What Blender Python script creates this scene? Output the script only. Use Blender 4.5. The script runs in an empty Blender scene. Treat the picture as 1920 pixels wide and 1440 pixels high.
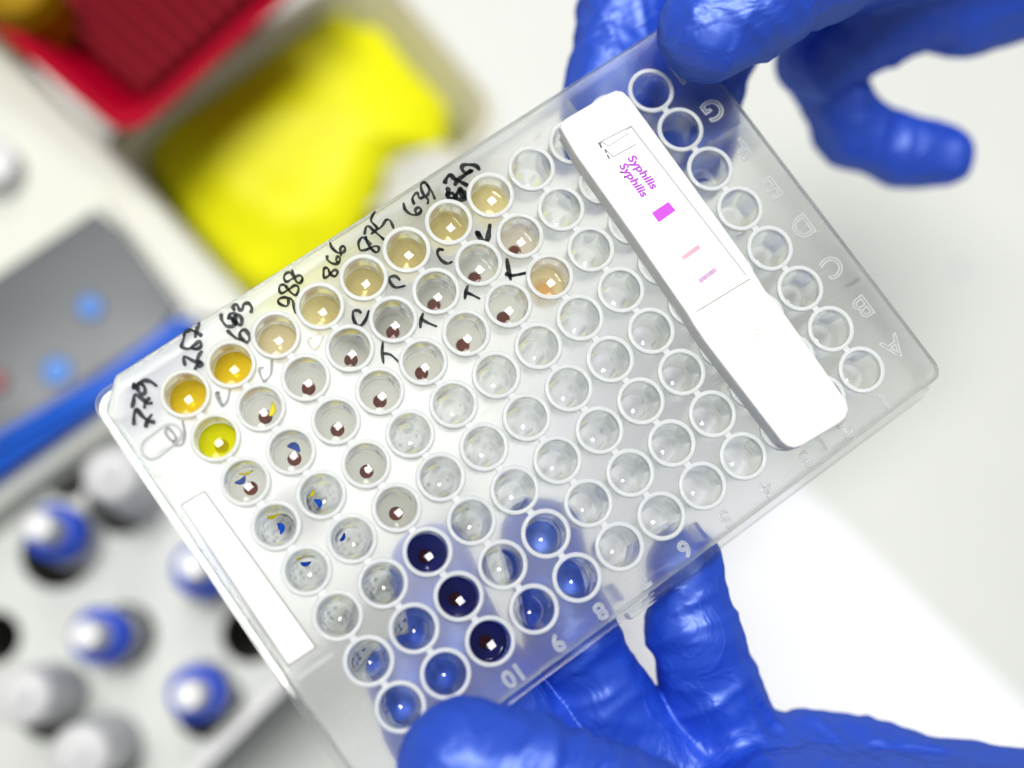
import bpy, bmesh, math, random
import numpy as np
from mathutils import Vector, Matrix
random.seed(5)
rng = np.random.default_rng(11)
sc = bpy.context.scene
COL = sc.collection
MM = 0.001
PI = math.pi

# ------------------------------------------------------------------ camera
PLATE_Z = 0.330                       # rim height of the plate over the bench
FPX = 2500.0                          # focal length in pixels of a 1920 wide picture
THETA = -2.51549
def rodr(w):
    w = np.array(w, float); t = np.linalg.norm(w); k = w / t
    K = np.array([[0, -k[2], k[1]], [k[2], 0, -k[0]], [-k[1], k[0], 0]])
    return np.eye(3) + math.sin(t) * K + (1 - math.cos(t)) * K @ K
CAM_Q = [-0.20422637, -0.21293352, -2.51548683, 3.58133, 0.49623, -229.45308]
RQ = rodr(CAM_Q[:3])
Cp = -RQ.T @ np.array(CAM_Q[3:])                       # camera centre in plate mm
RZ = np.array([[math.cos(THETA), -math.sin(THETA), 0], [math.sin(THETA), math.cos(THETA), 0], [0, 0, 1]])
CW = RZ @ Cp * MM + np.array([0, 0, PLATE_Z])
RCW = RQ @ RZ.T                                        # world -> camera rotation
cam = bpy.data.cameras.new('camera'); camo = bpy.data.objects.new('camera', cam); COL.objects.link(camo)
M4 = Matrix.Identity(4)
for i in range(3):
    for j in range(3): M4[i][j] = RCW[j][i]
    M4[i][3] = CW[i]
camo.matrix_world = M4
cam.sensor_width = 36; cam.lens = FPX / 1920 * 36
cam.clip_start = 0.01; cam.clip_end = 20
cam.dof.use_dof = True
cam.dof.focus_distance = CW[2] - PLATE_Z + 0.004 + 0.006
cam.dof.aperture_fstop = 5.2
sc.camera = camo

def at(px, py, z):
    """point of the place that a pixel of the 1920 x 1440 picture shows, at height z (m) over the bench"""
    d = RCW.T @ np.array([(px - 960) / FPX, -(py - 720) / FPX, -1.0])
    t = (z - CW[2]) / d[2]
    p = CW + d * t
    return Vector((p[0], p[1], z))
def ap(px, py, zmm=0.0):
    """same, in plate millimetres (z 0 = rim of the wells)"""
    p = at(px, py, PLATE_Z + zmm * MM)
    v = RZ.T @ np.array([p.x, p.y, 0]) / MM
    return Vector((v[0], v[1], zmm))

# ------------------------------------------------------------------ light
w = bpy.data.worlds.new('World'); sc.world = w; w.use_nodes = True
w.node_tree.nodes['Background'].inputs[0].default_value = (0.93, 0.96, 1.0, 1)
w.node_tree.nodes['Background'].inputs[1].default_value = 0.20
def lamp(name, loc, target, sx, sy, power, col=(1, 0.99, 0.97), rot=0):
    l = bpy.data.lights.new(name, 'AREA'); l.shape = 'RECTANGLE'; l.size = sx; l.size_y = sy
    l.energy = power; l.color = col
    o = bpy.data.objects.new(name, l); COL.objects.link(o); o.location = loc
    d = Vector(target) - Vector(loc)
    o.rotation_euler = d.to_track_quat('-Z', 'Y').to_euler()
    o.rotation_euler.rotate_axis('Z', rot)
    return o
gl_ = at(500, 850, PLATE_Z); C0 = Vector(CW); LP = gl_ + (gl_ - C0) * 9.1; LP.z = 2.42     # the panel that mirrors in the left of the plate
lamp('ceiling_lamp', LP, (LP.x, LP.y, 0), 0.62, 0.62, 47, rot=0.72)
lamp('ceiling_lamp', (LP.x + .15, LP.y + 1.45, 2.42), (0, 0, 0.2), 0.6, 0.6, 14, rot=0.72)
sc.view_settings.view_transform = 'Standard'
sc.view_settings.look = 'None'
sc.view_settings.exposure = 0.27
sc.render.engine = 'CYCLES'
sc.cycles.max_bounces = 16; sc.cycles.transmission_bounces = 14; sc.cycles.transparent_max_bounces = 32
sc.cycles.glossy_bounces = 4; sc.cycles.diffuse_bounces = 3
sc.cycles.sample_clamp_indirect = 6.0
sc.cycles.blur_glossy = 0.05
sc.cycles.use_denoising = True

# ------------------------------------------------------------------ helpers
def link(name, me, mat=None, parent=None):
    o = bpy.data.objects.new(name, me); COL.objects.link(o)
    if mat is not None and not me.materials: me.materials.append(mat)
    if parent is not None: o.parent = parent
    return o
def tag(o, label=None, cat=None, group=None, kind=None):
    if label: o['label'] = label
    if cat: o['category'] = cat
    if group: o['group'] = group
    if kind: o['kind'] = kind
    return o
def empty(name, loc=(0, 0, 0), rz=0, **k):
    o = bpy.data.objects.new(name, None); COL.objects.link(o); o.location = loc; o.rotation_euler = (0, 0, rz)
    o.empty_display_size = 0.01
    return tag(o, **k)
def bm_mesh(name, bm, smooth=True):
    me = bpy.data.meshes.new(name); bm.normal_update(); bm.to_mesh(me); bm.free()
    if smooth: me.polygons.foreach_set('use_smooth', [True] * len(me.polygons))
    return me
def flat_by_angle(me, ang=35):
    bm = bmesh.new(); bm.from_mesh(me)
    for e in bm.edges:
        if len(e.link_faces) == 2 and e.calc_face_angle(0) > math.radians(ang): e.smooth = False
    bm.to_mesh(me); bm.free()
def lathe(profile, n=48, closed=True):
    """profile of (r, z); closed loop of profile points makes a solid of revolution"""
    bm = bmesh.new(); rings = []
    for r, z in profile:
        if r < 1e-9: rings.append([bm.verts.new((0, 0, z))])
        else: rings.append([bm.verts.new((r * math.cos(2 * PI * k / n), r * math.sin(2 * PI * k / n), z)) for k in range(n)])
    m = len(rings)
    for i in range(m if closed else m - 1):
        a, b = rings[i], rings[(i + 1) % m]
        if len(a) == 1 and len(b) == 1: continue
        for k in range(n):
            k2 = (k + 1) % n
            if len(a) == 1: bm.faces.new((a[0], b[k], b[k2]))
            elif len(b) == 1: bm.faces.new((a[k], b[0], a[k2]))
            else: bm.faces.new((a[k], b[k], b[k2], a[k2]))
    bmesh.ops.recalc_face_normals(bm, faces=bm.faces)
    return bm
def prism(pts, z0, z1, holes=(), bevel=0, seg=2):
    """solid plate between z0 and z1 from a 2D outline with holes"""
    bm = bmesh.new(); E = []
    for loop in [pts] + list(holes):
        vs = [bm.verts.new((p[0], p[1], z1)) for p in loop]
        E += [bm.edges.new((vs[i], vs[(i + 1) % len(vs)])) for i in range(len(vs))]
    if holes: bmesh.ops.triangle_fill(bm, edges=E, use_beauty=True, use_dissolve=False)
    else: bm.faces.new(bm.verts)
    bmesh.ops.recalc_face_normals(bm, faces=bm.faces)
    if sum(f.normal.z for f in bm.faces) < 0: bmesh.ops.reverse_faces(bm, faces=bm.faces)
    top = list(bm.faces)
    r = bmesh.ops.extrude_face_region(bm, geom=top)
    nv = [g for g in r['geom'] if isinstance(g, bmesh.types.BMVert)]
    nf = [g for g in r['geom'] if isinstance(g, bmesh.types.BMFace)]
    # the extruded copy becomes the underside
    for v in nv: v.co.z = z0
    bmesh.ops.recalc_face_normals(bm, faces=bm.faces)
    if bevel:
        es = [e for e in bm.edges if all(abs(v.co.z - z1) < 1e-7 for v in e.verts) and any(abs(f.normal.z) < .5 for f in e.link_faces)]
        bmesh.ops.bevel(bm, geom=es, offset=bevel, segments=seg, affect='EDGES', profile=0.5)
    return bm
def rrect(w_, h_, r, n=6, chamfer=()):
    out = []
    for q, (sx, sy) in enumerate(((1, 1), (-1, 1), (-1, -1), (1, -1))):
        cx, cy = sx * (w_ / 2 - r), sy * (h_ / 2 - r)
        if q in chamfer:
            c = 4.5; ex, ey = sx * w_ / 2, sy * h_ / 2
            a = [(ex, ey - sy * c), (ex - sx * c, ey)]
            if sx * sy < 0: a.reverse()
            # n+1 points spread over the chamfer
            for i in range(n + 1):
                t = i / n; out.append((a[0][0] * (1 - t) + a[1][0] * t, a[0][1] * (1 - t) + a[1][1] * t))
        else:
            for i in range(n + 1):
                t = q * PI / 2 + i / n * PI / 2; out.append((cx + r * math.cos(t), cy + r * math.sin(t)))
    return out
def loft(loops, closed=True):
    bm = bmesh.new(); R = [[bm.verts.new(p) for p in l] for l in loops]; n = len(R[0]); m = len(R)
    for i in range(m if closed else m - 1):
        a, b = R[i], R[(i + 1) % m]
        for k in range(n): bm.faces.new((a[k], a[(k + 1) % n], b[(k + 1) % n], b[k]))
    bmesh.ops.recalc_face_normals(bm, faces=bm.faces)
    return bm
def box_bm(x0, x1, y0, y1, z0, z1, bm=None):
    bm = bm or bmesh.new()
    v = [bm.verts.new(p) for p in ((x0, y0, z0), (x1, y0, z0), (x1, y1, z0), (x0, y1, z0), (x0, y0, z1), (x1, y0, z1), (x1, y1, z1), (x0, y1, z1))]
    for f in ((0, 3, 2, 1), (4, 5, 6, 7), (0, 1, 5, 4), (1, 2, 6, 5), (2, 3, 7, 6), (3, 0, 4, 7)): bm.faces.new([v[i] for i in f])
    return bm
def smooth_line(pts, n=6):
    P = [Vector(p) for p in pts]
    if len(P) < 3: return [P[0].lerp(P[-1], i / 8) for i in range(9)]
    out = []
    for i in range(len(P) - 1):
        a = P[max(i - 1, 0)]; b = P[i]; c = P[i + 1]; d = P[min(i + 2, len(P) - 1)]
        for k in range(n):
            t = k / n
            out.append(0.5 * ((2 * b) + (c - a) * t + (2 * a - 5 * b + 4 * c - d) * t * t + (3 * b - a - 3 * c + d) * t ** 3))
    out.append(P[-1]); return out
def stroke(bm, pts, wd, z, seed=0):
    """flat inked line of varying width"""
    L = smooth_line([(p[0], p[1]) for p in pts]); r = random.Random(seed)
    n = len(L); ph = r.random() * 6
    prev = None
    for i, p in enumerate(L):
        d = (L[min(i + 1, n - 1)] - L[max(i - 1, 0)])
        if d.length < 1e-9: continue
        d.normalize(); nn = Vector((-d.y, d.x))
        e = min(1, (min(i, n - 1 - i) + 1.2) / 2.5)
        h = wd / 2 * e * (1 + 0.22 * math.sin(i * 0.45 + ph) + 0.08 * (r.random() - .5))
        cur = (bm.verts.new((p.x + nn.x * h, p.y + nn.y * h, z)), bm.verts.new((p.x - nn.x * h, p.y - nn.y * h, z)))
        if prev:
            try: bm.faces.new((prev[0], prev[1], cur[1], cur[0]))
            except ValueError: pass
        prev = cur
def font_mesh(text, size, extrude=0.0, outline=0.0, bold=0.0, shear=0.0):
    cu = bpy.data.curves.new('t', 'FONT'); cu.body = text; cu.size = size; cu.align_x = 'CENTER'; cu.align_y = 'CENTER'
    cu.extrude = extrude; cu.shear = shear; cu.resolution_u = 3
    if outline: cu.fill_mode = 'NONE'; cu.bevel_depth = outline; cu.bevel_resolution = 1
    else: cu.offset = bold
    o = bpy.data.objects.new('t', cu); COL.objects.link(o)
    bpy.context.view_layer.update()
    me = bpy.data.meshes.new_from_object(o.evaluated_get(bpy.context.evaluated_depsgraph_get()))
    bpy.data.objects.remove(o); bpy.data.curves.remove(cu)
    return me

# ------------------------------------------------------------------ materials
class NT:
    def __init__(s, name):
        s.m = bpy.data.materials.new(name); s.m.use_nodes = True; s.t = s.m.node_tree; s.t.nodes.clear()
        s.out = s.t.nodes.new('ShaderNodeOutputMaterial')
    def n(s, typ, **k):
        nd = s.t.nodes.new('ShaderNode' + typ)
        for a, b in k.items():
            if a in ('ins',):
                for i, v in b.items():
                    if isinstance(v, bpy.types.NodeSocket): s.t.links.new(v, nd.inputs[i])
                    else: nd.inputs[i].default_value = v
            else: setattr(nd, a, b)
        return nd
    def end(s, sock): s.t.links.new(sock, s.out.inputs[0]); return s.m
def rgb(c): return (*c, 1) if len(c) == 3 else c
def principled(name, col, rough=0.5, noise=0.0, nscale=50, bump=0.0, bscale=200, metal=0, spec=0.5, sss=0, coat=0, trans=0, ior=1.5, bdist=0.001, var=0.0):
    t = NT(name); co = t.n('TexCoord')
    p = t.n('BsdfPrincipled')
    p.inputs['Roughness'].default_value = rough; p.inputs['Metallic'].default_value = metal
    p.inputs['Specular IOR Level'].default_value = spec; p.inputs['IOR'].default_value = ior
    p.inputs['Transmission Weight'].default_value = trans; p.inputs['Coat Weight'].default_value = coat
    p.inputs['Coat Roughness'].default_value = 0.05
    if sss: p.inputs['Subsurface Weight'].default_value = sss; p.inputs['Subsurface Scale'].default_value = 0.004
    if noise:
        nz = t.n('TexNoise', ins={'Vector': co.outputs['Object'], 'Scale': nscale, 'Detail': 6.0, 'Roughness': 0.6})
        mp = t.n('MapRange', ins={'Value': nz.outputs['Fac'], 'From Min': 0.3, 'From Max': 0.7, 'To Min': 1 - noise, 'To Max': 1 + noise * .5})
        mx = t.n('VectorMath', operation='SCALE', ins={0: col, 'Scale': mp.outputs[0]})
        t.t.links.new(mx.outputs[0], p.inputs['Base Color'])
        r2 = t.n('MapRange', ins={'Value': nz.outputs['Fac'], 'From Min': 0.3, 'From Max': 0.7, 'To Min': max(0, rough - .08), 'To Max': rough + .08})
        t.t.links.new(r2.outputs[0], p.inputs['Roughness'])
    else: p.inputs['Base Color'].default_value = rgb(col)
    if bump:
        nz2 = t.n('TexNoise', ins={'Vector': co.outputs['Object'], 'Scale': bscale, 'Detail': 5.0})
        b = t.n('Bump', ins={'Strength': bump, 'Distance': bdist, 'Height': nz2.outputs['Fac']})
        t.t.links.new(b.outputs[0], p.inputs['Normal'])
    return t.end(p.outputs[0])

def schlick(t, f0, k=1.0):
    lw = t.n('LayerWeight', ins={'Blend': 0.5})
    p5 = t.n('Math', operation='POWER', ins={0: lw.outputs['Facing'], 1: 5.0})
    m = t.n('Math', operation='MULTIPLY_ADD', ins={0: p5.outputs[0], 1: 1 - f0, 2: f0})
    return t.n('Math', operation='MULTIPLY', use_clamp=True, ins={0: m.outputs[0], 1: k}).outputs[0]
def clear_glass(name, mix=0.0, rough=0.0, col=(0.975, 0.985, 0.98), ior=1.5, white=0.0):
    t = NT(name)
    g = t.n('BsdfGlass', ins={'Color': rgb(col), 'Roughness': rough, 'IOR': ior})
    cur = g.outputs[0]
    if mix:
        tr = t.n('BsdfTransparent', ins={'Color': rgb(col)})
        cur = t.n('MixShader', ins={0: mix, 1: cur, 2: tr.outputs[0]}).outputs[0]
    if white:
        d = t.n('BsdfDiffuse', ins={'Color': (0.9, 0.92, 0.92, 1)}); tl = t.n('BsdfTranslucent', ins={'Color': (0.9, 0.92, 0.92, 1)})
        m = t.n('MixShader', ins={0: 0.45, 1: d.outputs[0], 2: tl.outputs[0]})
        cur = t.n('MixShader', ins={0: white, 1: cur, 2: m.outputs[0]}).outputs[0]
    return t.end(cur)

def film_mat(name, white=0.12, scratch=True, tint=(0.95, 0.965, 0.955), rough=0.12, fk=1.25, blur=0.0):
    """thin clear moulded plastic: see-through, mirror-like at grazing angles, with scuffs that scatter light"""
    t = NT(name); co = t.n('TexCoord')
    fs = schlick(t, 0.047, fk)
    tr = t.n('BsdfTransparent', ins={'Color': rgb(tint)})
    if blur:
        rf = t.n('BsdfRefraction', ins={'Color': rgb(tint), 'Roughness': 0.42, 'IOR': 1.25})
        tr = t.n('MixShader', ins={0: blur, 1: tr.outputs[0], 2: rf.outputs[0]})
    nz = t.n('TexNoise', ins={'Vector': co.outputs['Object'], 'Scale': 38.0, 'Detail': 5.0})
    b = t.n('Bump', ins={'Strength': 0.25, 'Distance': 0.0006, 'Height': nz.outputs['Fac']})
    gl = t.n('BsdfGlossy', ins={'Color': (1, 1, 1, 1), 'Roughness': rough, 'Normal': b.outputs[0]})
    a = t.n('MixShader', ins={0: fs, 1: tr.outputs[0], 2: gl.outputs[0]})
    d = t.n('BsdfDiffuse', ins={'Color': (0.5, 0.5, 0.49, 1), 'Normal': b.outputs[0]}); tl = t.n('BsdfTranslucent', ins={'Color': (0.7, 0.7, 0.69, 1)})
    dm = t.n('MixShader', ins={0: 0.35, 1: d.outputs[0], 2: tl.outputs[0]})
    fac = None
    if scratch:
        acc = None
        for k, (rot, s) in enumerate(((0.4, 1), (1.3, 1.25), (2.3, .9), (2.9, 1.6))):
            mpg = t.n('Mapping', ins={'Vector': co.outputs['Object'], 'Rotation': (0, 0, rot), 'Scale': (150 * s, 1500 * s, 1), 'Location': (k * 3.1, k * 1.7, 0)})
            n2 = t.n('TexNoise', ins={'Vector': mpg.outputs[0], 'Scale': 1.0, 'Detail': 2.0, 'Distortion': 0.6})
            r = t.n('MapRange', ins={'Value': n2.outputs['Fac'], 'From Min': 0.67, 'From Max': 0.73, 'To Min': 0.0, 'To Max': 0.55})
            acc = r.outputs[0] if acc is None else t.n('Math', operation='ADD', ins={0: acc, 1: r.outputs[0]}).outputs[0]
        cl = t.n('TexNoise', ins={'Vector': co.outputs['Object'], 'Scale': 22.0, 'Detail': 3.0})
        mk = t.n('MapRange', ins={'Value': cl.outputs['Fac'], 'From Min': 0.42, 'From Max': 0.68, 'To Min': 0.05, 'To Max': 1.0})
        sm = t.n('Math', operation='MULTIPLY', ins={0: acc, 1: mk.outputs[0]})
        fac = t.n('Math', operation='ADD', use_clamp=True, ins={0: sm.outputs[0], 1: white}).outputs[0]
    o = t.n('MixShader', ins={0: fac if fac is not None else white, 1: a.outputs[0], 2: dm.outputs[0]})
    return t.end(o.outputs[0])

M = {}
def liquid_mat(name, col, dens, tint, top=True):
    t = NT(name)
    tr = t.n('BsdfTransparent', ins={'Color': rgb(tint)})
    d = t.n('BsdfDiffuse', ins={'Color': rgb(col)}); tl = t.n('BsdfTranslucent', ins={'Color': rgb(col)})
    dm = t.n('MixShader', ins={0: 0.5, 1: d.outputs[0], 2: tl.outputs[0]})
    body = t.n('MixShader', ins={0: dens, 1: tr.outputs[0], 2: dm.outputs[0]})
    if not top: return t.end(body.outputs[0])
    M[name + '_body'] = liquid_mat(name + '_body', col, dens, tint, False)
    gl = t.n('BsdfGlossy', ins={'Roughness': 0.0})
    a = t.n('MixShader', ins={0: schlick(t, 0.03), 1: body.outputs[0], 2: gl.outputs[0]})
    return t.end(a.outputs[0])

M['deck'] = film_mat('deck_plastic', 0.03, rough=0.27, fk=0.27, tint=(0.955, 0.96, 0.955), blur=0.4)
M['skirt'] = film_mat('skirt_plastic', 0.03, scratch=False, rough=0.06, tint=(0.98, 0.985, 0.98), fk=0.9)
M['well'] = clear_glass('well_plastic', mix=0.4, white=0.004)
M['cup'] = film_mat('cup_plastic', 0.008, scratch=False, rough=0.03, tint=(0.93, 0.94, 0.93), fk=1.3)
M['rim'] = clear_glass('rim_plastic', mix=0.3, rough=0.05, white=0.84)
M['emboss'] = clear_glass('embossed_plastic', mix=0.0, rough=0.02, white=0.6)
M['frost'] = principled('frosted_panel', (0.86, 0.87, 0.86), 0.5, noise=.03)
M['ink'] = principled('marker_ink', (0.018, 0.02, 0.022), 0.35, noise=.4, nscale=900)
M['ink_grey'] = film_mat('marker_ink_thin', 0.1)
def ink_mat(name, col, dens):
    t = NT(name); co = t.n('TexCoord')
    nz = t.n('TexNoise', ins={'Vector': co.outputs['Object'], 'Scale': 700.0, 'Detail': 3.0})
    f = t.n('MapRange', ins={'Value': nz.outputs['Fac'], 'From Min': 0.3, 'From Max': 0.7, 'To Min': max(0, dens - .1), 'To Max': min(1, dens + .08)})
    p = t.n('BsdfDiffuse', ins={'Color': rgb(col)}); tr = t.n('BsdfTransparent')
    return t.end(t.n('MixShader', ins={0: f.outputs[0], 1: tr.outputs[0], 2: p.outputs[0]}).outputs[0])
M['ink_black'] = ink_mat('marker_ink_black', (0.006, 0.007, 0.008), 0.97)
M['ink_dark'] = ink_mat('marker_ink_dark', (0.012, 0.014, 0.016), 0.95)
M['ink_mid'] = ink_mat('marker_ink_grey', (0.025, 0.027, 0.03), 0.9)
M['ink_faint'] = ink_mat('marker_ink_faint', (0.1, 0.1, 0.1), 0.55)
M['ink_brown'] = ink_mat('marker_ink_brown', (0.4, 0.34, 0.25), 0.4)
M['edge_shade'] = principled('panel_edge_shade', (0.22, 0.22, 0.2), .6)  # dark grey painted for the shadow line at the panel edge
M['serum'] = liquid_mat('serum', (0.99, 0.86, 0.45), 0.28, (1.0, 0.945, 0.71))
M['serum_pale'] = liquid_mat('serum_pale', (0.86, 0.74, 0.48), 0.26, (0.96, 0.89, 0.70))
M['serum_yellow'] = liquid_mat('serum_yellow', (0.98, 0.72, 0.03), 0.35, (0.99, 0.87, 0.22))
M['lemon'] = liquid_mat('bag_refraction_liquid', (0.90, 0.86, 0.01), 0.4, (0.97, 0.95, 0.12))  # yellow tint stands for the bag refracted in the well
M['clearfluid'] = liquid_mat('clear_fluid', (0.82, 0.80, 0.74), 0.08, (0.98, 0.97, 0.94))
M['orangefluid'] = liquid_mat('orange_fluid', (0.78, 0.66, 0.50), 0.1, (0.95, 0.90, 0.84))
M['shadedfluid'] = liquid_mat('shaded_fluid', (0.02, 0.015, 0.05), 0.2, (0.52, 0.50, 0.70))  # dark tint stands for the shaded glove seen through the well
M['cells'] = principled('red_cells', (0.06, 0.004, 0.001), 0.9, spec=0.0)
def halo_mat(name, col):
    t = NT(name); co = t.n('TexCoord')
    ln = t.n('VectorMath', operation='LENGTH', ins={0: co.outputs['Object']})
    f = t.n('MapRange', interpolation_type='SMOOTHSTEP', ins={'Value': ln.outputs['Value'], 'From Min': 0.0005, 'From Max': 0.0020, 'To Min': 0.9, 'To Max': 0.0})
    d = t.n('BsdfDiffuse', ins={'Color': rgb(col)}); tr = t.n('BsdfTransparent')
    return t.end(t.n('MixShader', ins={0: f.outputs[0], 1: tr.outputs[0], 2: d.outputs[0]}).outputs[0])
M['halo'] = halo_mat('loose_cells', (0.50, 0.25, 0.02))
M['cassette'] = principled('cassette_plastic', (0.72, 0.715, 0.68), 0.35, noise=.02, nscale=60, spec=.5)
M['strip'] = principled('test_membrane', (0.80, 0.79, 0.80), 0.8)
M['magenta'] = principled('magenta_print', (0.50, 0.02, 0.60), 0.5, noise=.15, nscale=900)
M['purple'] = principled('purple_lettering', (0.34, 0.01, 0.48), 0.5)
M['pinkline'] = principled('pink_test_line', (0.80, 0.36, 0.45), 0.8, noise=.15, nscale=1200)
M['violetline'] = principled('violet_control_line', (0.58, 0.38, 0.58), 0.8, noise=.25, nscale=1200)
M['graymark'] = principled('dark_slit', (0.1, 0.08, 0.08), .7)
def glove_mat():
    t = NT('nitrile_glove'); co = t.n('TexCoord')
    n1 = t.n('TexNoise', ins={'Vector': co.outputs['Object'], 'Scale': 140.0, 'Detail': 5.0, 'Distortion': 1.2})
    n2 = t.n('TexNoise', ins={'Vector': co.outputs['Object'], 'Scale': 1500.0, 'Detail': 2.0})
    n3 = t.n('TexNoise', ins={'Vector': co.outputs['Object'], 'Scale': 62.0, 'Detail': 3.0, 'Distortion': 1.6})
    a1 = t.n('Math', operation='SUBTRACT', ins={0: n3.outputs['Fac'], 1: 0.5}); a2 = t.n('Math', operation='ABSOLUTE', ins={0: a1.outputs[0]})
    a3 = t.n('MapRange', interpolation_type='SMOOTHSTEP', ins={'Value': a2.outputs[0], 'From Min': 0.0, 'From Max': 0.07, 'To Min': 1.0, 'To Max': 0.0})
    b0 = t.n('Bump', ins={'Strength': 0.2, 'Distance': 0.0007, 'Height': a3.outputs[0]})
    b1 = t.n('Bump', ins={'Strength': 0.2, 'Distance': 0.0010, 'Height': n1.outputs['Fac'], 'Normal': b0.outputs[0]})
    b2 = t.n('Bump', ins={'Strength': 0.12, 'Distance': 0.0001, 'Height': n2.outputs['Fac'], 'Normal': b1.outputs[0]})
    d = t.n('BsdfDiffuse', ins={'Color': (0.0015, 0.043, 0.46, 1), 'Normal': b2.outputs[0]})
    g1 = t.n('BsdfGlossy', ins={'Color': (.38, .58, 1, 1), 'Roughness': 0.55, 'Normal': b2.outputs[0]})
    g2 = t.n('BsdfGlossy', ins={'Color': (.9, .92, 1, 1), 'Roughness': 0.42, 'Normal': b2.outputs[0]})
    a = t.n('MixShader', ins={0: 0.14, 1: d.outputs[0], 2: g1.outputs[0]})
    return t.end(t.n('MixShader', ins={0: 0.028, 1: a.outputs[0], 2: g2.outputs[0]}).outputs[0])
M['glove'] = glove_mat()
M['bench'] = principled('bench_laminate', (0.66, 0.675, 0.635), 0.5, noise=.04, nscale=9)
M['paper'] = principled('white_paper', (0.86, 0.87, 0.90), 0.85)
M['tissue'] = principled('tissue', (0.55, 0.55, 0.52), 0.9)
M['yellow'] = principled('yellow_plastic_bag', (0.76, 0.755, 0.001), 0.5, spec=.25, noise=.08, nscale=30)
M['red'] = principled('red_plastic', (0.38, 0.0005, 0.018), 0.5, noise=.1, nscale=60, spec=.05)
M['redslat_shade'] = principled('red_plastic_inner_shade', (0.19, 0.001, 0.009), 0.6, spec=.1)  # same red darkened for the shade inside the basket
M['redfloor_shade'] = principled('red_plastic_floor_shade', (0.07, 0.0005, 0.004), 0.6, spec=.1)  # darkest copy of the red, for shade at the basket bottom
M['amber'] = principled('amber_plastic', (0.30, 0.17, 0.0), 0.6, spec=.1, noise=.1)
M['cream'] = principled('cream_housing', (0.62, 0.63, 0.55), 0.5, noise=.03, nscale=20)
M['bin'] = principled('beige_bin', (0.64, 0.63, 0.55), 0.5, noise=.05, nscale=20)
M['panel'] = principled('grey_panel', (0.085, 0.095, 0.10), 0.45, noise=.12, nscale=14)
M['blue'] = principled('blue_button', (0.0, 0.15, 0.52), 0.4)
M['bluetrim'] = principled('blue_trim', (0.0, 0.10, 0.62), 0.45, noise=.1, nscale=30)
M['redbtn'] = principled('red_button', (0.22, 0.05, 0.06), 0.5)
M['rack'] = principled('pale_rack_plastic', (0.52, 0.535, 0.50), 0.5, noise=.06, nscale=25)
M['rack_shade'] = principled('rack_socket_shade', (0.16, 0.17, 0.14), 0.6)  # dark colour stands for the shade down in the sockets
M['capblue'] = principled('blue_cap', (0.001, 0.05, 0.48), 0.5, spec=.15)
M['capwhite'] = principled('white_cap', (0.60, 0.60, 0.60), 0.35)
M['bottle'] = principled('white_bottle', (0.5, 0.51, 0.5), 0.45)
M['smudge'] = halo_mat('pale_violet_smudge', (0.55, 0.55, 0.75))

# ------------------------------------------------------------------ setting
bm = bmesh.new()
vs = [bm.verts.new(p) for p in ((-1.5, -1.2, 0), (1.5, -1.2, 0), (1.5, 1.6, 0), (-1.5, 1.6, 0))]; bm.faces.new(vs)
tag(link('bench_top', bm_mesh('bench_top', bm, False), M['bench']), kind='structure')

def poly_px(pts, z): return [(at(x, y, z).x, at(x, y, z).y) for x, y in pts]
def solid_px(name, pts, z0, z1, mat, parent=None, bevel=0.0, holes=()):
    """a solid whose top outline was measured in the photograph at height z1"""
    bm = prism(poly_px(pts, z1), z0, z1, holes=holes, bevel=bevel)
    me = bm_mesh(name, bm); flat_by_angle(me, 30)
    return link(name, me, mat, parent)
o = solid_px('sheet_of_paper', [(1100, 520), (1250, 662), (1950, 1352), (1640, 1900), (640, 1560)], 0.0005, 0.0014, M['paper'])
tag(o, 'plain white sheet of paper on the bench behind the lower gloved fingers', 'paper')
c = at(1800, 505, 0.0008)
bm = bmesh.new(); bmesh.ops.create_circle(bm, cap_ends=True, segments=24, radius=0.003)
o = link('smudge', bm_mesh('smudge', bm), M['smudge']); o.location = c; o.scale = (1.6, 1.1, 1); o.rotation_euler = (0, 0, .6)
tag(o, 'faint violet ink smudge on the pale bench to the right', 'stain')

# ------------------------------------------------------------------ microplate
PL = empty('microplate', (0, 0, PLATE_Z), THETA, label='clear plastic ninety-six well plate with handwritten sample numbers, held by two gloved hands', cat='well plate')
S = MM
def sc2(l): return [(x * S, y * S) for x, y in l]
W0, H0 = 127.8, 85.5
WELLS = {}
FILLED = set('H12 H11 H10 H9 H8 H7 H6 H5 G12 G11 G10 G9 G8 G7 G6 G5 F12 F11 F10 F9 F8 F7 F6 F5 E10 D10 C10 B10 A10'.split())
for r in range(8):
    for c_ in range(12): WELLS['ABCDEFGH'[r] + str(c_ + 1)] = (c_ * 9 - 49.5, 31.5 - 9 * r)
# deck with its 96 openings
hn = 32
holes = [[((x + 3.86 * math.cos(2 * PI * k / hn)) * S, (y + 3.86 * math.sin(2 * PI * k / hn)) * S) for k in range(hn)] for x, y in WELLS.values()]
deck_pts = sc2(rrect(W0 - 4.2, H0 - 4.2, 2.2, 6, chamfer=(0, 3)))
bm = prism(deck_pts, -1.9 * S, -0.7 * S, holes=holes)
me = bm_mesh('deck', bm); flat_by_angle(me, 30)
link('deck', me, M['deck'], PL)
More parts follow.
